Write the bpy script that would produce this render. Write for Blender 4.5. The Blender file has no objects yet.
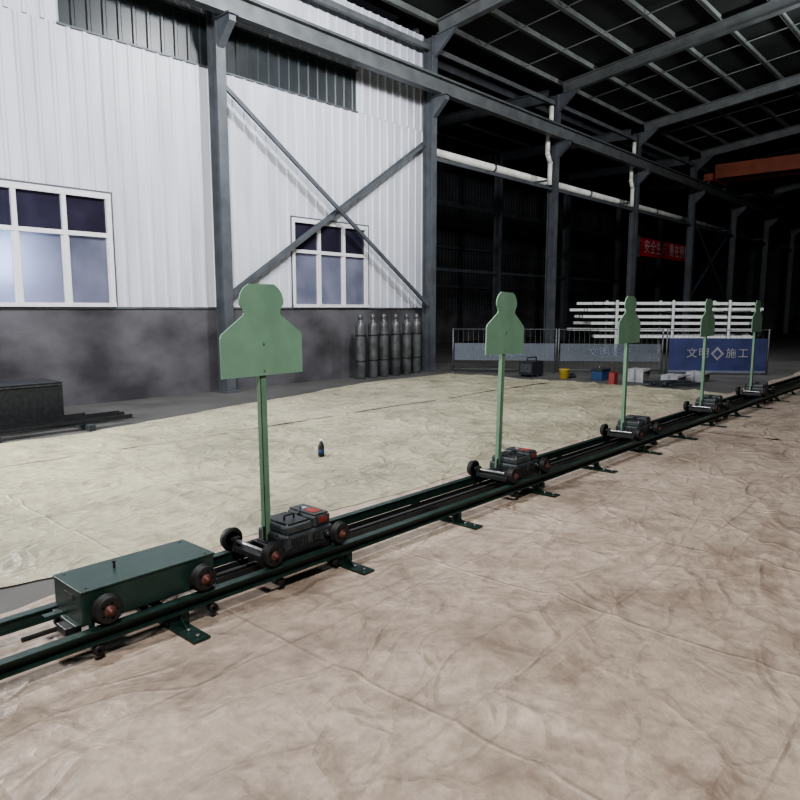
import bpy, bmesh, math, random
from mathutils import Vector, Matrix, noise
random.seed(4)
SC = bpy.context.scene

# ------------------------------------------------------------------ materials
def mat(name, col, rough=0.6, metal=0.0, var=0.15, scale=6.0, bump=0.0, bscale=40.0, col2=None, stretch=None):
    m = bpy.data.materials.new(name); m.use_nodes = True
    nt = m.node_tree; N = nt.nodes; L = nt.links
    p = N['Principled BSDF']
    p.inputs['Roughness'].default_value = rough
    p.inputs['Metallic'].default_value = metal
    tc = N.new('ShaderNodeTexCoord'); mp = N.new('ShaderNodeMapping')
    L.new(tc.outputs['Object'], mp.inputs['Vector'])
    if stretch: mp.inputs['Scale'].default_value = stretch
    nz = N.new('ShaderNodeTexNoise'); nz.inputs['Scale'].default_value = scale; nz.inputs['Detail'].default_value = 6
    L.new(mp.outputs[0], nz.inputs['Vector'])
    cr = N.new('ShaderNodeValToRGB')
    c2 = col2 or tuple(c*(1-var*2) for c in col)
    cr.color_ramp.elements[0].color = (*c2, 1); cr.color_ramp.elements[0].position = .35
    cr.color_ramp.elements[1].color = (*col, 1); cr.color_ramp.elements[1].position = .62
    L.new(nz.outputs['Fac'], cr.inputs[0]); L.new(cr.outputs[0], p.inputs['Base Color'])
    if bump:
        n2 = N.new('ShaderNodeTexNoise'); n2.inputs['Scale'].default_value = bscale; n2.inputs['Detail'].default_value = 5
        L.new(mp.outputs[0], n2.inputs['Vector'])
        b = N.new('ShaderNodeBump'); b.inputs['Strength'].default_value = bump; b.inputs['Distance'].default_value = .02
        L.new(n2.outputs['Fac'], b.inputs['Height']); L.new(b.outputs[0], p.inputs['Normal'])
    return m

M = {}
M['panel']   = mat('white_cladding', (.55,.57,.63), .45, 0, .09, 1.2, stretch=(3,1,.35))
M['strip']   = mat('dark_rooflight', (.022,.028,.032), .35, 0, .2, 2)
M['plaster'] = mat('grey_plaster', (.11,.108,.12), .9, 0, .1, .75, .3, 30, col2=(.035,.033,.038), stretch=(1,1,1.5))
M['concrete']= mat('concrete', (.095,.092,.09), .75, 0, .2, .9, .2, 25)
M['steel']   = mat('painted_steel_grey', (.105,.115,.13), .5, .2, .15, 3)
M['steel_lt']= mat('galvanised_steel', (.145,.155,.16), .5, .3, .15, 3)
M['purlin']  = mat('purlin_steel', (.23,.25,.24), .55, .2, .15, 3)
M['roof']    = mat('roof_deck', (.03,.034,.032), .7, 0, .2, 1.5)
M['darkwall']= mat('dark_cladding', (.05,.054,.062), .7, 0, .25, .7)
M['frame']   = mat('window_frame_white', (.66,.66,.69), .4, 0, .05)
M['glass_dk']= mat('window_glass_dark', (.035,.032,.055), .1, 0, .2, 1.5)
M['pipe']    = mat('white_pipe', (.85,.85,.80), .4, 0, .1, 4)
M['green']   = mat('dark_green_paint', (.022,.050,.042), .38, .1, .12, 10)
M['greenrail']= mat('rail_green_paint', (.02,.048,.040), .35, .2, .2, 14)
M['tgreen']  = mat('target_green', (.19,.335,.24), .6, 0, .08, 5)
M['tgreen2'] = mat('post_green', (.14,.25,.17), .6, 0, .1, 5)
M['black']   = mat('black_plastic', (.024,.026,.029), .4, 0, .2, 20)
M['rubber']  = mat('black_rubber', (.015,.015,.016), .6, 0, .2, 20)
M['hub']     = mat('hub_red_oxide', (.17,.065,.055), .5, .3, .25, 40)
M['metal']   = mat('bare_metal', (.35,.35,.36), .35, .8, .1, 20)
M['charcoal']= mat('charcoal_casting', (.065,.075,.082), .42, .2, .2, 20)
M['red']     = mat('red_label', (.25,.04,.035), .5, 0, .1, 9)
M['cyl']     = mat('gas_cylinder_paint', (.13,.135,.14), .38, .3, .25, 5)
M['orange']  = mat('crane_orange', (.28,.07,.035), .55, 0, .15, 2)
M['bannerred']= mat('banner_red', (.75,.03,.06), .6, 0, .08, 2)
M['white']   = mat('white_print', (.75,.75,.75), .6, 0, .03)
M['blue']    = mat('banner_blue', (.05,.062,.17), .6, 0, .15, 3)
M['pale']    = mat('faded_print', (.17,.20,.28), .6, 0, .1, 2)
M['wht_tube']= mat('white_tube', (.85,.86,.86), .4, 0, .08, 3)
M['yellow']  = mat('yellow_paint', (.35,.25,.04), .5, 0, .1, 5)
M['card']    = mat('grey_card', (.36,.36,.37), .7, 0, .15, 5)
M['bluebox'] = mat('blue_plastic', (.02,.06,.15), .4, 0, .1, 5)

def shader_mix(name, a_col, rough, transp):
    m = bpy.data.materials.new(name); m.use_nodes = True
    nt = m.node_tree; N = nt.nodes; L = nt.links; p=N['Principled BSDF']
    n=N.new('ShaderNodeTexNoise'); n.inputs['Scale'].default_value=3; tc=N.new('ShaderNodeTexCoord'); L.new(tc.outputs['Object'],n.inputs['Vector'])
    cr=N.new('ShaderNodeValToRGB'); cr.color_ramp.elements[0].color=(*[c*.7 for c in a_col],1); cr.color_ramp.elements[1].color=(*a_col,1)
    L.new(n.outputs['Fac'],cr.inputs[0]); L.new(cr.outputs[0],p.inputs['Base Color'])
    p.inputs['Roughness'].default_value=rough; p.inputs['Alpha'].default_value=1-transp
    return m
M['mesh'] = shader_mix('barrier_mesh', (.22,.25,.30), .7, .55)

def frosted(name,tc_,gc,f):
    m = bpy.data.materials.new(name); m.use_nodes = True
    nt = m.node_tree; N = nt.nodes; L = nt.links; N.clear()
    o = N.new('ShaderNodeOutputMaterial'); mx = N.new('ShaderNodeMixShader'); tr = N.new('ShaderNodeBsdfTranslucent')
    gl = N.new('ShaderNodeBsdfPrincipled'); gl.inputs['Roughness'].default_value = .15
    n=N.new('ShaderNodeTexNoise'); n.inputs['Scale'].default_value=1.1; n.inputs['Detail'].default_value=4; t=N.new('ShaderNodeTexCoord'); L.new(t.outputs['Object'],n.inputs['Vector'])
    cr=N.new('ShaderNodeValToRGB'); cr.color_ramp.elements[0].position=.35; cr.color_ramp.elements[1].position=.65
    cr.color_ramp.elements[0].color=(*[c*.4 for c in gc],1); cr.color_ramp.elements[1].color=(*gc,1)
    L.new(n.outputs['Fac'],cr.inputs[0]); L.new(cr.outputs[0],gl.inputs['Base Color'])
    tr.inputs[0].default_value = (*tc_,1); mx.inputs[0].default_value = f
    L.new(tr.outputs[0], mx.inputs[1]); L.new(gl.outputs[0], mx.inputs[2]); L.new(mx.outputs[0], o.inputs[0])
    return m
M['glass_fr'] = frosted('window_glass_frosted',(.82,.86,1),(.22,.225,.30),.7)

def tarp_mat(name, c1, c2, c3, dist, dirt):
    m = bpy.data.materials.new(name); m.use_nodes = True
    nt = m.node_tree; N = nt.nodes; L = nt.links; p = N['Principled BSDF']; p.inputs['Roughness'].default_value = .5
    tc = N.new('ShaderNodeTexCoord')
    def noi(scale,detail,rough=.5,dist=0,vec=None):
        n=N.new('ShaderNodeTexNoise'); n.inputs['Scale'].default_value=scale; n.inputs['Detail'].default_value=detail
        n.inputs['Roughness'].default_value=rough; n.inputs['Distortion'].default_value=dist
        L.new(vec or tc.outputs['Object'], n.inputs['Vector']); return n
    def mapr(src,a,b_,c,d):
        r=N.new('ShaderNodeMapRange'); r.inputs[1].default_value=a; r.inputs[2].default_value=b_; r.inputs[3].default_value=c; r.inputs[4].default_value=d
        L.new(src,r.inputs[0]); return r.outputs[0]
    def mth(op,a,b_):
        r=N.new('ShaderNodeMath'); r.operation=op
        for i,v in enumerate((a,b_)):
            if isinstance(v,(int,float)): r.inputs[i].default_value=v
            else: L.new(v,r.inputs[i])
        return r.outputs[0]
    n1 = noi(.55,11,.68)
    cr = N.new('ShaderNodeValToRGB'); e = cr.color_ramp.elements
    e[0].color = (*c3,1); e[0].position = .33; e[1].color = (*c1,1); e[1].position = .62
    k = e.new(.48); k.color = (*c2,1)
    L.new(n1.outputs['Fac'], cr.inputs[0])
    n2 = noi(12,9,.75)
    mr = mapr(n2.outputs['Fac'],.32,.62,.68,1.08)
    mul = N.new('ShaderNodeMix'); mul.data_type='RGBA'; mul.blend_type='MULTIPLY'; mul.inputs[0].default_value=1
    L.new(cr.outputs[0], mul.inputs[6]); L.new(mr, mul.inputs[7])
    n4 = noi(2.2,9,.7,.25)
    d = mapr(n4.outputs['Fac'],.36,.49,dirt,0)
    mx2 = N.new('ShaderNodeMix'); mx2.data_type='RGBA'; L.new(d,mx2.inputs[0]); L.new(mul.outputs[2],mx2.inputs[6]); mx2.inputs[7].default_value=(*[c*.7 for c in c3],1)
    L.new(mx2.outputs[2], p.inputs['Base Color'])
    nd = noi(1.0,2)
    va = N.new('ShaderNodeVectorMath'); va.operation='MULTIPLY_ADD'; va.inputs[1].default_value=(.7,.7,0)
    L.new(nd.outputs['Color'],va.inputs[0]); L.new(tc.outputs['Object'],va.inputs[2])
    hs=[]
    for (sc,rot,st,wd,amp) in ((.9,.5,(1,1.9,1),.05,.5),(1.9,-.7,(1,2.2,1),.08,.32),(4.2,.9,(1,1.6,1),.14,.14)):
        mp=N.new('ShaderNodeMapping'); mp.inputs['Scale'].default_value=st; mp.inputs['Rotation'].default_value=(0,0,rot); L.new(va.outputs[0],mp.inputs[0])
        vo=N.new('ShaderNodeTexVoronoi'); vo.feature='DISTANCE_TO_EDGE'; vo.inputs['Scale'].default_value=sc; L.new(mp.outputs[0],vo.inputs['Vector'])
        hs.append(mapr(vo.outputs['Distance'],0,wd,amp,0))
    rg = noi(1.5,5,.5,.4)
    ab = mth('ABSOLUTE',mth('SUBTRACT',rg.outputs['Fac'],.5),0)
    hs.append(mapr(ab,0,.08,.42,0))
    rg2 = noi(6,4,.5,.3)
    ab2 = mth('ABSOLUTE',mth('SUBTRACT',rg2.outputs['Fac'],.5),0)
    hs.append(mapr(ab2,0,.14,.13,0))
    sp=N.new('ShaderNodeSeparateXYZ'); L.new(tc.outputs['Object'],sp.inputs[0])
    for ax,stp in ((0,1.25),(1,.95)):
        fr=mth('ABSOLUTE',mth('SUBTRACT',mth('FRACT',mth('DIVIDE',sp.outputs[ax],stp),0),.5),0)
        hs.append(mapr(fr,0,.014,.35,0))
    h=hs[0]
    for x in hs[1:]: h=mth('ADD',h,x)
    b = N.new('ShaderNodeBump'); b.inputs['Strength'].default_value=1; b.inputs['Distance'].default_value=dist
    L.new(h,b.inputs['Height']); L.new(b.outputs[0],p.inputs['Normal'])
    return m
M['tarpF'] = tarp_mat('tarp_tan', (.45,.37,.305), (.38,.305,.25), (.26,.20,.16), .020,.5)
M['tarpR'] = tarp_mat('tarp_cream', (.42,.39,.285), (.35,.325,.235), (.24,.225,.165), .024,.5)

# ------------------------------------------------------------------ mesh builder
class MB:
    def __init__(s, name): s.name = name; s.bm = bmesh.new(); s.mats = []
    def mi(s, k):
        if k not in s.mats: s.mats.append(k)
        return s.mats.index(k)
    def obox(s, c, ax, h, k):
        c = Vector(c); ax = [Vector(a).normalized() for a in ax]; vs = []
        for sx in (-1,1):
            for sy in (-1,1):
                for sz in (-1,1):
                    vs.append(s.bm.verts.new(c + ax[0]*h[0]*sx + ax[1]*h[1]*sy + ax[2]*h[2]*sz))
        i = s.mi(k)
        for q in ((0,1,3,2),(4,6,7,5),(0,4,5,1),(2,3,7,6),(0,2,6,4),(1,5,7,3)):
            f = s.bm.faces.new([vs[a] for a in q]); f.material_index = i
    def box(s, x0,x1,y0,y1,z0,z1,k):
        s.obox(((x0+x1)/2,(y0+y1)/2,(z0+z1)/2), ((1,0,0),(0,1,0),(0,0,1)), (abs(x1-x0)/2,abs(y1-y0)/2,abs(z1-z0)/2), k)
    def beam(s, p0,p1,w,h,k,up=(0,0,1)):
        p0=Vector(p0);p1=Vector(p1);d=(p1-p0);l=d.length;d.normalize();sd=d.cross(Vector(up)).normalized();u=sd.cross(d)
        s.obox((p0+p1)/2,(d,sd,u),(l/2,w/2,h/2),k)
    def ibeam(s, p0,p1,w,h,k,up=(0,0,1),t=.014):
        p0=Vector(p0);p1=Vector(p1);d=(p1-p0);l=d.length;d.normalize();sd=d.cross(Vector(up)).normalized();u=sd.cross(d);c=(p0+p1)/2
        s.obox(c+u*(h/2-t),(d,sd,u),(l/2,w/2,t),k); s.obox(c-u*(h/2-t),(d,sd,u),(l/2,w/2,t),k)
        s.obox(c,(d,sd,u),(l/2,t*.7,h/2-2*t),k)
    def rev(s, p0, axis, prof, k, seg=20):
        p0=Vector(p0);a=Vector(axis).normalized();b=a.orthogonal().normalized();c=a.cross(b);i=s.mi(k);rings=[]
        for (d,r) in prof:
            rings.append([s.bm.verts.new(p0+a*d+(b*math.cos(t*2*math.pi/seg)+c*math.sin(t*2*math.pi/seg))*max(r,1e-4)) for t in range(seg)])
        for r0,r1 in zip(rings,rings[1:]):
            for t in range(seg):
                f=s.bm.faces.new((r0[t],r0[(t+1)%seg],r1[(t+1)%seg],r1[t])); f.material_index=i; f.smooth=True
        for r in (rings[0],rings[-1]):
            f=s.bm.faces.new(r); f.material_index=i
    def cyl(s,p0,p1,r,k,seg=14):
        p0=Vector(p0);p1=Vector(p1); s.rev(p0,p1-p0,[(0,r),((p1-p0).length,r)],k,seg)
    def poly(s, pts, ext, k):
        i=s.mi(k);e=Vector(ext);a=[s.bm.verts.new(p) for p in pts];b=[s.bm.verts.new(Vector(p)+e) for p in pts];n=len(pts)
        s.bm.faces.new(a).material_index=i; s.bm.faces.new(b[::-1]).material_index=i
        for j in range(n):
            s.bm.faces.new((a[j],b[j],b[(j+1)%n],a[(j+1)%n])).material_index=i
    def done(s, bevel=0, parent=None):
        bmesh.ops.recalc_face_normals(s.bm, faces=s.bm.faces[:])
        me=bpy.data.meshes.new(s.name); s.bm.to_mesh(me); s.bm.free()
        for k in s.mats: me.materials.append(M[k])
        ob=bpy.data.objects.new(s.name,me); SC.collection.objects.link(ob)
        if bevel:
            b=ob.modifiers.new('bevel','BEVEL'); b.width=bevel; b.segments=2; b.limit_method='ANGLE'; b.angle_limit=math.radians(50)
        if parent: ob.parent=parent
        return ob

# ------------------------------------------------------------------ room shell
YW = 11.2
XC = [-4.7,1.3,7.3,13.25,19.2,25.2,31.2,37.2,43.2,49.2]
XE = 13.3
b = MB('floor'); b.box(-9,56,-14,21,-.2,0,'concrete'); b.done()

def corr(b, x0,x1,z0,z1,y,k,pitch=.25,dep=.022):
    i=b.mi(k); pts=[]
    n=int((x1-x0)/pitch)+1
    for j in range(n):
        xs=x0+j*pitch
        for (dx,dd) in ((0,0),(.165,0),(.185,dep),(.23,dep)):
            if xs+dx<x1: pts.append((xs+dx,dd))
    pts.append((x1,0))
    prev=None
    for (px,dd) in pts:
        v=(b.bm.verts.new((px,y-dd,z0)),b.bm.verts.new((px,y-dd,z1)))
        if prev: b.bm.faces.new((prev[0],v[0],v[1],prev[1])).material_index=i
        prev=v
wins=[(-2.95,-.8),(3.15,5.31),(9.13,11.28)]
Z0,Z1=1.60,3.37
b = MB('wall_left')
b.box(-9,XE,YW,YW+.22,0,1.55,'plaster')
b.box(-9,XE,YW-.02,YW+.22,1.55,1.585,'steel')
x=-9
for (a,c) in wins:
    corr(b,x,a-.03,1.585,5.85,YW,'panel'); corr(b,a-.03,c+.03,Z1+.02,5.85,YW,'panel'); x=c+.03
corr(b,x,XE,1.585,5.85,YW,'panel')
corr(b,-9,4.7,5.85,6.7,YW,'panel'); corr(b,4.7,11.0,5.85,6.7,YW,'strip'); corr(b,11.0,XE,5.85,6.7,YW,'panel')
corr(b,-9,XE,6.7,8.05,YW,'panel')
b.box(4.66,11.04,YW-.03,YW,5.83,5.86,'steel'); b.box(4.66,11.04,YW-.03,YW,6.69,6.72,'steel')
b.done()
for n,(a,c) in enumerate(wins):
    b=MB('window_%d'%(n+1)); y0,y1=YW-.035,YW+.05
    b.box(a-.03,c+.03,y0-.02,y1,Z0-.015,Z0+.05,'frame'); b.box(a-.03,c+.03,y0-.004,y1,Z1-.05,Z1+.04,'frame')
    b.box(a-.03,a+.05,y0,y1,Z0,Z1-.05,'frame'); b.box(c-.05,c+.03,y0,y1,Z0,Z1-.05,'frame')
    zt=2.74
    b.box(a+.05,c-.05,y0-.002,y1,zt-.035,zt+.035,'frame')
    w=(c-a)/3
    for j in (1,2): b.box(a+w*j-.035,a+w*j+.035,y0+.002,y1,Z0+.05,Z1-.05,'frame')
    for j in range(3):
        xa=a+w*j; xb=xa+w
        b.box(xa,xb,YW+.02,YW+.026,zt,Z1,'glass_dk')
        b.box(xa,xb,YW+.02,YW+.026,Z0,zt,'glass_fr')
        for (p,q) in ((xa+.035,xa+.06),(xb-.06,xb-.035)): b.box(p,q,YW-.005,YW+.03,Z0+.05,zt-.03,'frame')
    b.box(a-.06,a-.03,YW-.03,YW,Z0,Z1+.05,'steel'); b.box(a-.06,c+.06,YW-.03,YW,Z1+.04,Z1+.07,'steel'); b.box(c+.03,c+.06,YW-.03,YW,Z0,Z1+.05,'steel')
    b.done()

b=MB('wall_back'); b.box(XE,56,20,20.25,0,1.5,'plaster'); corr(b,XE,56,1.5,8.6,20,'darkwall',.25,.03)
for z in (2.6,4.4,6.4): b.beam((XE+.2,19.93,z),(56,19.93,z),.08,.12,'steel')
b.done()
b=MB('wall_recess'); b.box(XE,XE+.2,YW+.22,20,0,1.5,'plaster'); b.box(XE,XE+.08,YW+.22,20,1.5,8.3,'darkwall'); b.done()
b=MB('wall_far'); b.box(55.8,56,-13.2,20,0,1.5,'plaster'); b.box(55.9,56,-13.2,20,1.5,10,'darkwall')
for y in (-9,-3,3,9,15): b.box(55.7,55.9,y-.2,y+.2,0,9,'steel')
b.done()
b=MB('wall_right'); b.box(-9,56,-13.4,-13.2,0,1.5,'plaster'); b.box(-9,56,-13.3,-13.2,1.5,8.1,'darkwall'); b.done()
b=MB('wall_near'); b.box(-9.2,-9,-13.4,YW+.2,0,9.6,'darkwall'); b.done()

EZ=8.05; SL=.125; YR=-1.0
def rz(y): return EZ+(YW-y)*SL if y>YR else EZ+(YW-YR)*SL-(YR-y)*SL
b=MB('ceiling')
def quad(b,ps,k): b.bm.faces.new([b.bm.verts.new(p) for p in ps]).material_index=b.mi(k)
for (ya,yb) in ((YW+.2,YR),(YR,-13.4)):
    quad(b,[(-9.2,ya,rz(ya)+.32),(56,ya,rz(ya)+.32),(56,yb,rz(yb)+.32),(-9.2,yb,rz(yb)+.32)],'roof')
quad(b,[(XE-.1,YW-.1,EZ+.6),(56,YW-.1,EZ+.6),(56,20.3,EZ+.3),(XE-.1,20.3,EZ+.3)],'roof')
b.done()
b=MB('roof_purlins')
y=YW-.3
while y>-13:
    z=rz(y)+.24
    b.box(-9,56,y-.03,y+.03,z-.09,z+.07,'purlin'); b.box(-9,56,y-.08,y,z-.09,z-.075,'purlin')
    y-=1.15
for xx in [x for k in XC for x in (k+2.0,k+4.0)]:
    b.beam((xx,YW-.3,rz(YW-.3)+.17),(xx,YR,rz(YR)+.17),.025,.025,'purlin')
for y in (12.5,14,15.5,17,18.5): b.box(XE+.2,56,y-.03,y+.03,EZ+.1,EZ+.3,'steel')
b.done()
for xx in XC:
    b=MB('roof_rafter')
    b.ibeam((xx,YW-.5,rz(YW-.5)-.02),(xx,YR,rz(YR)-.02),.18,.32,'steel_lt'); b.ibeam((xx,YR,rz(YR)-.02),(xx,-13.1,rz(-13.1)-.02),.18,.32,'steel_lt')
    b.done()
    if xx>13.5:
        b=MB('roof_rafter'); b.ibeam((xx,YW,EZ-.1),(xx,20,EZ-.1),.2,.36,'steel'); b.done()

YC=10.95
for xx in XC:
    b=MB('steel_column')
    b.ibeam((xx,YC,0.02),(xx,YC,7.95),.19,.28,'steel',up=(0,1,0))
    b.box(xx-.18,xx+.18,YC-.22,YC+.22,0,.03,'steel')
    b.poly([(xx-.07,YC-.14,6.55),(xx-.07,YC-.52,6.55),(xx-.07,YC-.52,6.45),(xx-.07,YC-.14,6.1)],(.14,0,0),'steel')
    b.box(xx-.11,xx+.11,YC-.56,YC-.14,6.55,6.58,'steel')
    b.poly([(xx-.04,YC-.14,7.45),(xx-.04,YC-.14,7.95),(xx-.04,YC-.8,rz(YC-.8)-.18)],(.08,0,0),'steel')
    b.done()
    if xx>13.5:
        b=MB('steel_column'); b.ibeam((xx,17,0),(xx,17,8),.22,.3,'steel',up=(0,1,0)); b.done()
b=MB('crane_runway_beam'); b.ibeam((-9,YC-.36,6.76),(55.5,YC-.36,6.76),.2,.36,'steel_lt',t=.012); b.box(-9,55.5,YC-.39,YC-.33,6.94,7.0,'steel'); b.done()
for a,c in zip(XC,XC[1:]):
    b=MB('eave_strut'); b.beam((a+.1,YC,7.7),(c-.1,YC,7.7),.10,.12,'steel_lt'); b.done()
    if a>13:
        b=MB('eave_strut'); b.beam((a+.1,YC,5.2),(c-.1,YC,5.2),.07,.09,'steel'); b.done()
        if a>14:
            for z in (3.1,5.6):
                b=MB('bay_strut'); b.beam((a+.1,17,z),(c-.1,17,z),.1,.12,'steel'); b.done()
def brace(p,q):
    b=MB('cross_brace'); b.beam(p,q,.05,.075,'steel'); b.beam((p[0],p[1]+.03,p[2]+.03),(q[0],q[1]+.03,q[2]+.03),.01,.09,'steel'); b.done()
brace((7.42,YC-.05,5.5),(13.13,YC-.05,1.65)); brace((7.42,YC+.08,1.75),(13.13,YC+.08,5.5))
brace((31.3,YC-.05,5.5),(37.1,YC-.05,1.65)); brace((31.3,YC+.08,1.75),(37.1,YC+.08,5.5))

b=MB('service_pipe'); yp=11.7
b.cyl((XE+.22,yp,5.62),(48,yp,5.62),.10,'pipe')
for xx in [x for x in XC if x>13.5]:
    b.box(xx-.03,xx+.03,YC+.15,yp,5.46,5.51,'steel')
for k in range(14,48,3): b.cyl((k,yp,5.62),(k+.08,yp,5.62),.12,'steel_lt')
b.done()
for xx in (19.2,25.2):
    b=MB('rainwater_downpipe'); x0=xx-.19; ya=YC+.02
    pts=[(x0,ya,7.6),(x0,ya,7.1),(x0-.2,ya-.02,6.85),(x0-.2,ya-.02,6.2),(x0,ya,5.95),(x0,ya,5.3)]
    for p,q in zip(pts,pts[1:]): b.cyl(p,q,.07,'pipe')
    for p in pts[1:-1]: b.rev(Vector(p)-Vector((0,0,.07)),(0,0,1),[(0,.05),(.03,.073),(.11,.073),(.14,.05)],'pipe',12)
    b.done()

b=MB('overhead_crane'); xc=32.6
b.box(xc-.25,xc+.25,-12.4,YC-.5,7.25,7.85,'orange'); b.box(xc+1.1,xc+1.5,-12.4,YC-.5,7.25,7.85,'orange')
b.box(xc-.7,xc+1.9,YC-.55,YC-.18,7.12,7.42,'orange'); b.box(xc-.7,xc+1.9,-12.6,-12.2,7.12,7.42,'orange')
for k in (xc-.5,xc+1.7): b.cyl((k,YC-.4,7.1),(k,YC-.3,7.1),.1,'steel')
b.box(xc-.3,xc+1.5,4.5,6.2,7.85,8.2,'orange'); b.cyl((xc+.6,5.3,7.85),(xc+.6,5.3,6.3),.03,'steel'); b.box(xc+.4,xc+.8,5.2,5.4,6.0,6.35,'orange')
b.done(.01)

def text(name, s, size, loc, rot, k, parent=None):
    cu=bpy.data.curves.new(name,'FONT'); cu.body=s; cu.size=size; cu.align_x='CENTER'; cu.align_y='CENTER'; cu.extrude=.002; cu.space_character=1.15
    ob=bpy.data.objects.new(name+'_tmp',cu); SC.collection.objects.link(ob)
    dg=bpy.context.evaluated_depsgraph_get(); me=bpy.data.meshes.new_from_object(ob.evaluated_get(dg))
    SC.collection.objects.unlink(ob); bpy.data.objects.remove(ob)
    me.materials.clear(); me.materials.append(M[k])
    o=bpy.data.objects.new(name,me); SC.collection.objects.link(o); o.location=loc; o.rotation_euler=rot
    if parent: o.parent=parent
    return o
b=MB('safety_banner'); b.box(-3.5,3.5,-.02,.02,-.42,.42,'bannerred')
for xx in (-3.5,3.5): b.box(xx-.03,xx+.03,-.03,.2,-.5,.5,'steel')
bo=b.done(); bo.location=(35.6,13.6,4.5)
text('lettering','安全生产 重在预防',.68,(0,-.03,0),(math.pi/2,0,0),'white',bo)

# ------------------------------------------------------------------ tarpaulins
FOLDS=[((-1,5.55),(12,5.9),.035,.05),((-1,6.5),(9,6.15),.026,.04),((2.6,3.9),(3.6,8.2),.028,.05),((6.5,3.7),(7.4,10),.03,.05),((9.6,3.8),(9.9,10),.025,.05),
       ((-1,8.3),(12,9.0),.025,.05),((2.2,2.5),(1.9,-1.5),.022,.04),((3.4,2.6),(6.2,-1.8),.025,.04),((1,1.9),(9,1.2),.026,.045),((2,.55),(12,2.2),.02,.05),((6.2,2.6),(8.6,-1),.02,.04),((8,2.5),(13,-1),.025,.06),((4.5,2.3),(16,1.7),.02,.04)]
def h_t(x,y,amp,seed):
    w=noise.noise_vector(Vector((x*.6+seed,y*.9,seed)))
    a=1-abs(noise.noise(Vector((x*.6+w.x*.8+seed,y*1.1+w.y*.8,3.1))))*3.4
    c=1-abs(noise.noise(Vector((x*1.5+w.y*1.2,y*1.0+w.x*1.2,seed+9))))*3.6
    d=1-abs(noise.noise(Vector((x*2.6+w.y,y*3.4+w.x,seed+5))))*3.4
    e=noise.noise(Vector((x*.9,y*.9,seed+20)))
    h=amp*(.36*max(a,0)**3+.26*max(c,0)**3+.10*max(d,0)**2+.14*(e+.5))
    q=Vector((x+w.x*.22,y+w.y*.22))
    for (p0,p1,hh,wd) in FOLDS:
        p0=Vector(p0);dv=Vector(p1)-p0;t=(q-p0).dot(dv)/dv.length_squared
        if -.02<t<1.02:
            ds=(q-(p0+dv*t)).length
            if ds<wd*3: h+=hh*math.exp(-(ds/wd)**2)*(.6+.8*noise.noise(Vector((x*1.3,y*1.3,4))))
    return h
def tarp(name,x0,x1,flo,fhi,k,step,amp,seed,zb=.004):
    bm=bmesh.new(); nx=int((x1-x0)/step); rows=[]
    ny=int((fhi((x0+x1)/2)-flo((x0+x1)/2))/step)
    for i in range(nx+1):
        x=x0+(x1-x0)*i/nx; ya=flo(x)+.1*noise.noise(Vector((x*.8,seed,0)))+.03*noise.noise(Vector((x*5,seed,0))); yb=fhi(x)+.12*noise.noise(Vector((x*.7,seed,7)))+.03*noise.noise(Vector((x*4,seed,9)))
        r=[]
        for j in range(ny+1):
            y=ya+(yb-ya)*j/ny
            g=min(1,max(.12,abs(y-3.1)-.35)) 
            e=min(j,ny-j)/ny*(yb-ya)
            z=zb+h_t(x,y,amp,seed)*g*min(1,.15+e*2)
            xx=x+(.12*noise.noise(Vector((y*.9,seed,2))) if i in(0,nx) else 0)
            r.append(bm.verts.new((xx,y,max(z,zb))))
        rows.append(r)
    for a,c in zip(rows,rows[1:]):
        for j in range(ny):
            f=bm.faces.new((a[j],c[j],c[j+1],a[j+1])); f.smooth=True
    me=bpy.data.meshes.new(name); bm.to_mesh(me); bm.free(); me.materials.append(M[k])
    o=bpy.data.objects.new(name,me); SC.collection.objects.link(o); return o
tarp('floor_tarpaulin',-1.5,9,lambda x:-2.0,lambda x:3.78+(.1 if x>2 else 0),'tarpF',.033,.055,1.3)
tarp('floor_tarpaulin',8.9,20,lambda x:-2.0,lambda x:3.85,'tarpF',.06,.055,21.3,.010)
tarp('floor_tarpaulin',-1.5,13.2,lambda x:4.25-.5*min(1,max(0,(x-.8)/1.4)),lambda x:7.35,'tarpR',.04,.075,8.7,.008)
tarp('floor_tarpaulin',-1.5,12.9,lambda x:7.22,lambda x:8.5+.24*max(0,x-3.6) if x<10 else 10.04,'tarpR',.05,.07,15.2,.02)

# ------------------------------------------------------------------ rail track
YF,YB=2.90,3.30; ZT=.15
for (yy,sg) in ((YF,-1),(YB,1)):
    b=MB('track_rail')
    b.box(-2.2,24,yy-.025,yy+.025,ZT-.007,ZT,'greenrail'); b.box(-2.2,24,yy-.025,yy+.025,ZT-.063,ZT-.056,'greenrail')
    b.box(-2.2,24,yy+.012*-sg-.004,yy+.012*-sg+.004,ZT-.058,ZT-.006,'greenrail')
    b.done()
b=MB('drive_cable_trough'); b.box(1.95,24,3.10,3.24,.064,.069,'black'); b.box(1.95,24,3.10,3.105,.064,.10,'black'); b.box(1.95,24,3.235,3.24,.064,.10,'black')
b.cyl((1.0,3.17,.085),(23,3.17,.085),.012,'rubber',8)
b.done()
x=-1.72
while x<24:
    b=MB('track_sleeper')
    b.box(x-.045,x+.045,2.70,3.42,.010,.018,'greenrail')
    for yy in (YF,YB):
        b.box(x-.05,x+.05,yy-.004,yy+.004,.018,ZT-.063,'greenrail')
        b.poly([(x-.003,yy,.018),(x-.003,yy-.07,.018),(x-.003,yy,ZT-.07)],(.006,0,0),'greenrail')
    b.box(x-.03,x+.03,YF,3.3,.054,.0625,'greenrail')
    for yy in (2.74,2.82,3.38): b.cyl((x,yy,.018),(x,yy,.028),.011,'metal',6)
    b.done()
    x+=1.112

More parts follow.
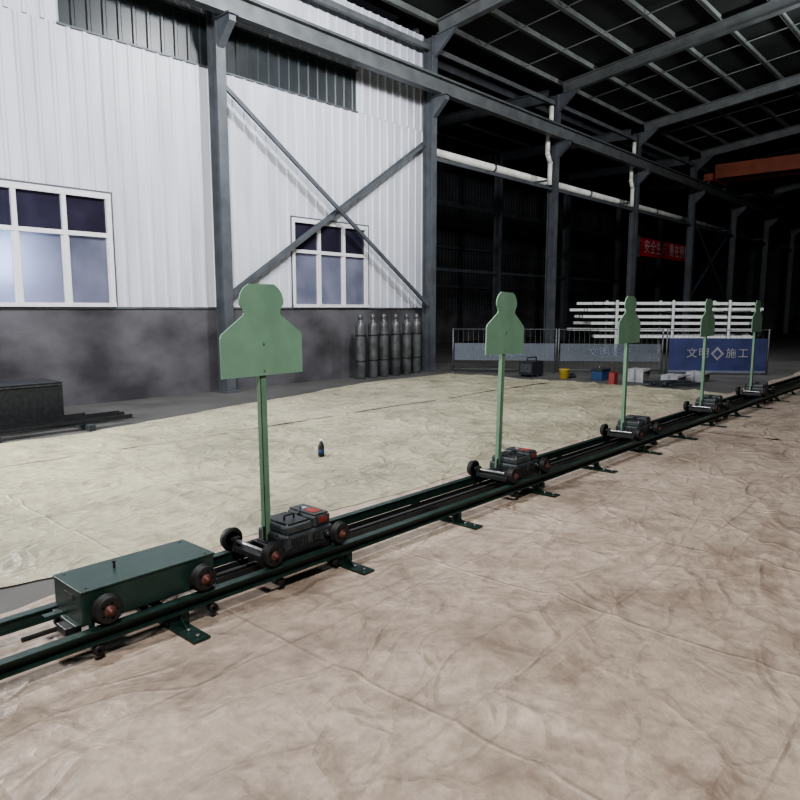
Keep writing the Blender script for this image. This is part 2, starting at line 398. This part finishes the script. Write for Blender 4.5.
# ------------------------------------------------------------------ trolleys
def wheel(b,x,y,z,side,r=.07,hub='hub'):
    a=(0,side,0); p=(x,y-side*.02,z)
    b.rev(p,a,[(0,r*.55),(0,r*1.08),(.006,r*1.1),(.01,r*.98),(.036,r*.98),(.041,r*.91),(.041,r*.7)],'rubber',28)
    b.rev((x,y-side*.02,z),a,[(.0,r*.72),(.036,r*.74),(.036,r*.42),(.05,r*.36),(.05,r*.18),(.062,r*.16),(.064,.001)],hub,24)
    for t in range(5):
        an=t*2*math.pi/5; q=Vector((x+math.cos(an)*r*.56,y+side*.014,z+math.sin(an)*r*.56)); b.cyl(q,q+Vector((0,side*.007,0)),.005,'metal',6)

def box_cart(X):
    e=bpy.data.objects.new('rail_cart',None); SC.collection.objects.link(e); e.location=(X,3.1,0)
    def fin(b,bev=0): return b.done(bev,e)
    b=MB('box_body'); b.box(-.335,.335,-.15,.15,.155,.31,'green'); fin(b,.006)
    b=MB('lid'); b.box(-.34,.34,-.155,.155,.304,.314,'green'); fin(b,.003)
    b=MB('base_plate'); b.box(-.36,.37,-.13,.13,.145,.158,'green')
    b.box(-.4,-.33,-.12,-.02,.12,.155,'black'); fin(b,.003)
    b=MB('axles'); 
    for xx in (-.243,.243): b.cyl((xx,-.2,.22),(xx,.2,.22),.012,'metal')
    fin(b)
    b=MB('wheels')
    for xx in (-.243,.243):
        for s in (-1,1): wheel(b,xx,s*.2,.22,s,.064)
    fin(b)
    b=MB('guide_rollers')
    for xx in (-.30,.28):
        for s in (-1,1):
            b.box(xx-.012,xx+.012,s*.155-.004,s*.155+.004,.05,.17,'green')
            b.cyl((xx,s*.15,.055),(xx,s*.225,.055),.008,'metal')
            b.rev((xx,s*.195,.055),(0,s,0),[(0,.02),(.0,.024),(.03,.024),(.03,.01)],'rubber',16)
    fin(b)
    b=MB('fittings'); b.box(-.338,-.334,-.06,.03,.25,.275,'charcoal'); b.cyl((-.1,.03,.31),(-.1,.03,.345),.006,'black',8); b.cyl((-.1,.03,.345),(-.1,.03,.350),.011,'black',10)
    for xx in (-.3,.3):
        for y in (-.12,.12): b.cyl((xx,y,.313),(xx,y,.317),.007,'green',8)
    b.box(-.42,-.33,.05,.09,.15,.165,'green')
    fin(b)
box_cart(1.515)

def trolley(X,red):
    e=bpy.data.objects.new('target_trolley',None); SC.collection.objects.link(e); e.location=(X,3.1,0)
    def fin(b,bev=0): return b.done(bev,e)
    b=MB('chassis')
    for s in (-1,1): b.box(-.17,.39,s*.14-.012,s*.14+.012,.16,.195,'black')
    for xx in (-.145,-.03,.355): b.box(xx-.022,xx+.022,-.15,.15,.16,.195,'black')
    b.box(-.06,.06,-.05,.11,.195,.21,'black')
    fin(b,.003)
    b=MB('motor_body')
    b.box(.0,.35,-.145,.135,.18,.268,'charcoal'); b.box(.01,.20,-.13,.12,.268,.318,'charcoal'); b.box(.21,.34,-.13,.12,.268,.335,'charcoal')
    fin(b,.012)
    b=MB('covers')
    b.box(.03,.185,-.11,.1,.318,.33,'black'); b.box(.222,.33,-.12,.11,.335,.346,'charcoal')
    if red: b.box(.24,.31,-.09,.0,.346,.349,'red'); b.box(.25,.31,-.134,-.13,.29,.325,'red'); b.box(.255,.295,.02,.06,.346,.349,'card')
    fin(b,.004)
    b=MB('details')
    for k in range(7): b.box(.03+k*.018,.038+k*.018,-.152,-.14,.20,.255,'black')
    b.box(.19,.24,-.155,-.14,.20,.25,'black'); b.cyl((.29,-.165,.225),(.29,-.14,.225),.022,'black',18); b.cyl((.29,-.17,.225),(.29,-.165,.225),.012,'metal',12)
    for s in(.02,.33):
        b.cyl((s,-.12,.262),(s,-.12,.33),.006,'metal',8)
    pts=[(.07,-.03,.33),(.07,-.03,.355),(.14,-.03,.355),(.14,-.03,.33)]
    for p,q in zip(pts,pts[1:]): b.cyl(p,q,.006,'black',8)
    b.box(-.008,.0,-.10,.05,.2,.25,'black')
    b.cyl((.20,.0,.33),(.26,.05,.35),.007,'rubber',8)
    fin(b,.002)
    b=MB('axles')
    for xx in (-.145,.355): b.cyl((xx,-.2,.22),(xx,.2,.22),.012,'metal'); 
    for xx in (-.145,.355):
        for s in (-1,1): b.box(xx-.02,xx+.02,s*.14-.015,s*.14+.015,.19,.245,'black')
    fin(b,.003)
    b=MB('wheels')
    for xx in (-.145,.355):
        for s in (-1,1): wheel(b,xx,s*.2,.22,s,.064)
    fin(b)
    b=MB('guide_rollers')
    for xx in (-.10,.31):
        for s in (-1,1):
            b.box(xx-.01,xx+.01,s*.155-.004,s*.155+.004,.05,.17,'black'); b.rev((xx,s*.155,.055),(0,s,0),[(0,.01),(0,.024),(.06,.024),(.06,.01)],'rubber',14)
    fin(b)
def target(X,lean=0):
    b=MB('silhouette_target')
    half=[(.278,1.18),(.278,1.395),(.27,1.415),(.165,1.49),(.128,1.515),(.122,1.53),(.128,1.55),(.148,1.575),(.150,1.60),(.140,1.635),(.118,1.665),(.085,1.687)]
    pts=[(x,-.012,z-.21) for x,z in half]+[(-x,-.012,z-.21) for x,z in half[::-1]]
    b.poly(pts,(0,.01,0),'tgreen')
    b.box(-.02,.02,0,.004,0,1.2,'tgreen2'); b.box(-.02,-.016,0,.036,0,1.2,'tgreen2')
    b.box(-.045,.045,-.03,.05,0,.008,'black'); b.box(-.03,.03,.004,.012,.008,.09,'black')
    for z in (1.0,1.15): b.cyl((0,-.014,z),(0,-.018,z),.006,'tgreen2',8)
    o=b.done(); o.location=(X,3.13,.21); o.rotation_euler=(0,lean,0); return o
for k,X in enumerate((2.33,4.73,7.2,9.75,12.12)):
    trolley(X,k in(0,1)); target(X,(-.008,.035,.005,-.004,0)[k])

# ------------------------------------------------------------------ gas cylinders
for k in range(6):
    b=MB('gas_cylinder'); X=10.68+k*.385; Y=10.82+random.uniform(-.04,.04)
    b.rev((X,Y,0),(0,0,1),[(0,.10),(.02,.112),(1.15,.112),(1.22,.1),(1.27,.065),(1.30,.045),(1.32,.045)],'cyl',24)
    b.rev((X,Y,1.31),(0,0,1),[(0,.04),(.02,.055),(.1,.055),(.13,.03)],'cyl',18)
    b.rev((X,Y,.38),(0,0,1),[(0,.112),(.005,.117),(.03,.117),(.035,.112)],'rubber',24); b.rev((X,Y,.95),(0,0,1),[(0,.112),(.005,.117),(.03,.117),(.035,.112)],'rubber',24)
    b.done()

b=MB('steel_crate'); x0,x1,y0,y1=2.6,3.75,9.55,10.2
b.box(x0,x1,y0,y0+.02,.06,.56,'black'); b.box(x0,x1,y1-.02,y1,.06,.56,'black'); b.box(x0,x0+.02,y0,y1,.06,.56,'black'); b.box(x1-.02,x1,y0,y1,.06,.56,'black'); b.box(x0,x1,y0,y1,.06,.08,'black')
for xx in (x0,x1-.05):
    for yy in (y0-.01,y1-.04): b.box(xx,xx+.05,yy,yy+.05,0,.58,'black')
b.box(x0,x1,y0-.012,y0,.53,.56,'charcoal'); b.box(x0,x1,y0-.02,y1+.02,.56,.575,'black')
b.done(.003)
b=MB('angle_iron_pile')
for k in range(7):
    y=8.75+k*.1; a=random.uniform(-.06,.06); p=Vector((2.2+random.uniform(-.2,.2),y,.085)); q=p+Vector((1.9+random.uniform(-.3,.3),math.sin(a)*2,0))
    b.beam(p,q,.05,.012,'black'); b.beam(p+Vector((0,.022,.02)),q+Vector((0,.022,.02)),.006,.05,'black')
for xx in (2.6,3.7): b.box(xx,xx+.08,8.65,9.5,.0,.08,'charcoal')
b.done()

b=MB('drink_bottle'); b.rev((4.65,5.3,.02),(0,0,1),[(0,.025),(.005,.033),(.10,.033),(.13,.024),(.15,.014),(.165,.014)],'black',20); b.rev((4.65,5.3,.05),(0,0,1),[(0,.033),(.001,.0337),(.04,.0337),(.041,.033)],'bluebox',20)
b.rev((4.65,5.3,.18),(0,0,1),[(0,.016),(.02,.016)],'white',16); b.done()

# ------------------------------------------------------------------ site barriers
P0=Vector((13.4,10.3,0)); D=Vector((.583,-.813,0)); ang=math.atan2(-.813,.583)
def barrier(s0,s1,kind,txt):
    w=s1-s0; b=MB('site_barrier'); h=1.08
    for xx in (0,w): b.cyl((xx,0,0),(xx,0,h),.02,'steel_lt',10); b.box(xx-.02,xx+.02,-.2,.2,0,.03,'steel_lt')
    for z in (.08,h-.02): b.cyl((0,0,z),(w,0,z),.011,'steel_lt',10)
    n=int(w/.12)
    for k in range(1,n): b.cyl((w*k/n,0,.08),(w*k/n,0,h-.02),.003,'steel_lt',5)
    if kind=='blue': b.box(.04,w-.04,-.035,-.022,.05,.86,'blue'); b.box(.04,w-.04,-.036,-.034,.05,.10,'pale')
    else: b.box(.04,w-.04,-.035,-.030,.30,.72,'mesh')
    o=b.done(); o.location=P0+D*s0; o.rotation_euler=(0,0,ang)
    text('lettering',txt,.25,(w/2,-.04,.5),(math.pi/2,0,0),'card' if kind=='blue' else 'pale',o)
    return o
barrier(0,2.5,'mesh','安全施工'); barrier(2.56,5.0,'mesh','文明生产'); o=barrier(5.1,7.4,'blue','文明    施工')
b=MB('diamond_logo'); b.poly([(1.15,-.037,.66),(1.0,-.037,.5),(1.15,-.037,.34),(1.3,-.037,.5)],(0,-.004,0),'card'); b.poly([(1.15,-.042,.6),(1.06,-.042,.5),(1.15,-.042,.4),(1.24,-.042,.5)],(0,-.003,0),'blue'); b.done(0,o)

b=MB('steel_tube_stack')
c=Vector((23.9,9.05,0)); d=Vector((.66,-.75,0)).normalized(); nrm=Vector((-d.y,d.x,0))
for lay in range(6):
    z=.62+lay*.225
    for k in range(4):
        off=nrm*(-.45+.3*k)+d*random.uniform(-.6,.4); l=2.75+random.uniform(-.4,.3)
        b.beam(c+off-d*l+Vector((0,0,z)),c+off+d*l+Vector((0,0,z+random.uniform(-.03,.03))),.12,.09,'wht_tube')
    for s in (-1.9,0,1.9): b.beam(c+d*s-nrm*.6+Vector((0,0,z-.08)),c+d*s+nrm*.6+Vector((0,0,z-.08)),.08,.06,'steel_lt')
for s in (-1.9,0,1.9):
    for k in (-.6,.6): b.beam(c+d*s+nrm*k,c+d*s+nrm*k+Vector((0,0,1.85)),.07,.07,'wht_tube',up=(1,0,0))
b.done()

# ------------------------------------------------------------------ clutter near the barriers
b=MB('jerry_can'); b.box(13.2,13.38,6.0,6.12,0,.26,'red'); b.cyl((13.22,6.06,.26),(13.25,6.06,.30),.02,'black',10)
for p,q in (((13.27,6.06,.25),(13.27,6.06,.3)),((13.27,6.06,.3),(13.36,6.06,.3)),((13.36,6.06,.3),(13.36,6.06,.25))): b.cyl(p,q,.01,'red',8)
b.done(.015)
b=MB('welding_machine'); b.box(13.5,14.0,8.1,8.45,.05,.36,'black'); b.box(13.49,13.5,8.13,8.42,.1,.3,'charcoal')
for p,q in (((13.55,8.27,.36),(13.55,8.27,.44)),((13.55,8.27,.44),(13.95,8.27,.44)),((13.95,8.27,.44),(13.95,8.27,.36))): b.cyl(p,q,.015,'black',8)
for xx in (13.55,13.9):
    for yy in (8.13,8.4): b.box(xx,xx+.05,yy-.02,yy+.02,0,.05,'black')
b.done(.01)
b=MB('tool_box'); b.box(13.9,14.3,6.6,6.85,.0,.2,'bluebox'); b.box(13.89,14.31,6.59,6.86,.2,.25,'black')
for p,q in (((14.02,6.72,.25),(14.02,6.72,.3)),((14.02,6.72,.3),(14.18,6.72,.3)),((14.18,6.72,.3),(14.18,6.72,.25))): b.cyl(p,q,.012,'metal',8)
b.done(.008)
for (xx,yy,w,hh) in ((14.7,5.35,.5,.16),(15.3,5.05,.45,.2),(14.3,5.95,.4,.28)):
    b=MB('cardboard_box'); b.box(xx-w/2,xx+w/2,yy-.18,yy+.18,0,hh,'card'); b.box(xx-w/2-.001,xx+w/2+.001,yy-.02,yy+.02,0,hh+.001,'pale')
    b.obox((xx,yy-.25,hh-.02),((1,0,0),(0,.9,-.35),(0,.35,.9)),(w/2,.08,.004),'card'); b.done(.003)
b=MB('paint_bucket'); b.rev((13.7,7.4,0),(0,0,1),[(0,.09),(.02,.10),(.20,.12),(.21,.126),(.225,.126),(.225,.115),(.21,.01)],'yellow',20)
b.cyl((13.57,7.4,.20),(13.61,7.4,.10),.005,'metal',6); b.done()
b=MB('timber_offcut_pile')
for k in range(6):
    p=Vector((13.6+random.uniform(-.1,.1),5.0+k*.1,.05+.03*(k%2))); b.beam(p,p+Vector((.7,-.3+random.uniform(-.2,.2),0)),.07,.05 ,'charcoal')
b.done()
b=MB('cable_coil')
for k in range(3):
    R=.16-.02*k; pts=[(14.1+R*math.cos(t*math.pi/8),7.5+R*math.sin(t*math.pi/8),.02+.03*k) for t in range(17)]
    for p,q in zip(pts,pts[1:]): b.cyl(p,q,.018,'black',8)
b.done()

# ------------------------------------------------------------------ lights
def area(name,loc,tgt,size,power,col,spread=180):
    l=bpy.data.lights.new(name,'AREA'); l.energy=power; l.size=size; l.color=col; l.shape='DISK'; l.spread=math.radians(spread)
    o=bpy.data.objects.new(name,l); SC.collection.objects.link(o); o.location=loc
    o.rotation_euler=(Vector(tgt)-Vector(loc)).to_track_quat('-Z','Y').to_euler(); return o
area('high_bay_or_fill_light',(2.5,4.5,7.6),(6.0,10.3,2.0),.7,740,(.97,.98,1))
area('high_bay_or_fill_light',(8.8,6.0,7.6),(9.8,11,3.4),.7,470,(.96,.98,1))
area('high_bay_or_fill_light',(-1.0,-1.5,7.6),(4.5,2.5,0),1.0,800,(1,.97,.93))  # unseen front fill, added to light the foreground
area('high_bay_or_fill_light',(18.5,2,7.9),(22,9,2.5),1.0,470,(.95,.98,1))  # unseen light added to brighten the pipe farther down the hall
area('flood_or_glow_light',(.6,8.6,2.6),(6,4,0),.5,270,(1,.99,.95))
area('flood_or_glow_light',(1.9,10.4,2.5),(5.2,11.3,2.2),.3,28,(.75,.82,1))  # cool light added to spread window glare along the wall
area('flood_or_glow_light',(3.62,11.75,2.3),(3.62,11.2,2.28),.12,70,(.72,.8,1))  # light added behind the frosted pane to make its glare
area('flood_or_glow_light',(9.9,12.8,2.6),(9.9,11.2,2.2),.6,14,(.85,.88,1))  # light added outside this window so its lower panes glow
w=bpy.data.worlds.new('night'); SC.world=w; w.use_nodes=True
w.node_tree.nodes['Background'].inputs[0].default_value=(.5,.55,.65,1); w.node_tree.nodes['Background'].inputs[1].default_value=.02
try: SC.view_settings.look='AgX - Medium High Contrast'
except Exception as ex: print(ex)

# ------------------------------------------------------------------ camera
cd=bpy.data.cameras.new('camera'); cam=bpy.data.objects.new('camera',cd); SC.collection.objects.link(cam); SC.camera=cam
cd.lens=36*680/800; cd.clip_end=200
th=math.radians(42.0); ph=math.radians(7.62)
dv=Vector((math.cos(th)*math.cos(ph),math.sin(th)*math.cos(ph),-math.sin(ph)))
cam.location=(0,0,1.55); cam.rotation_euler=dv.to_track_quat('-Z','Y').to_euler()
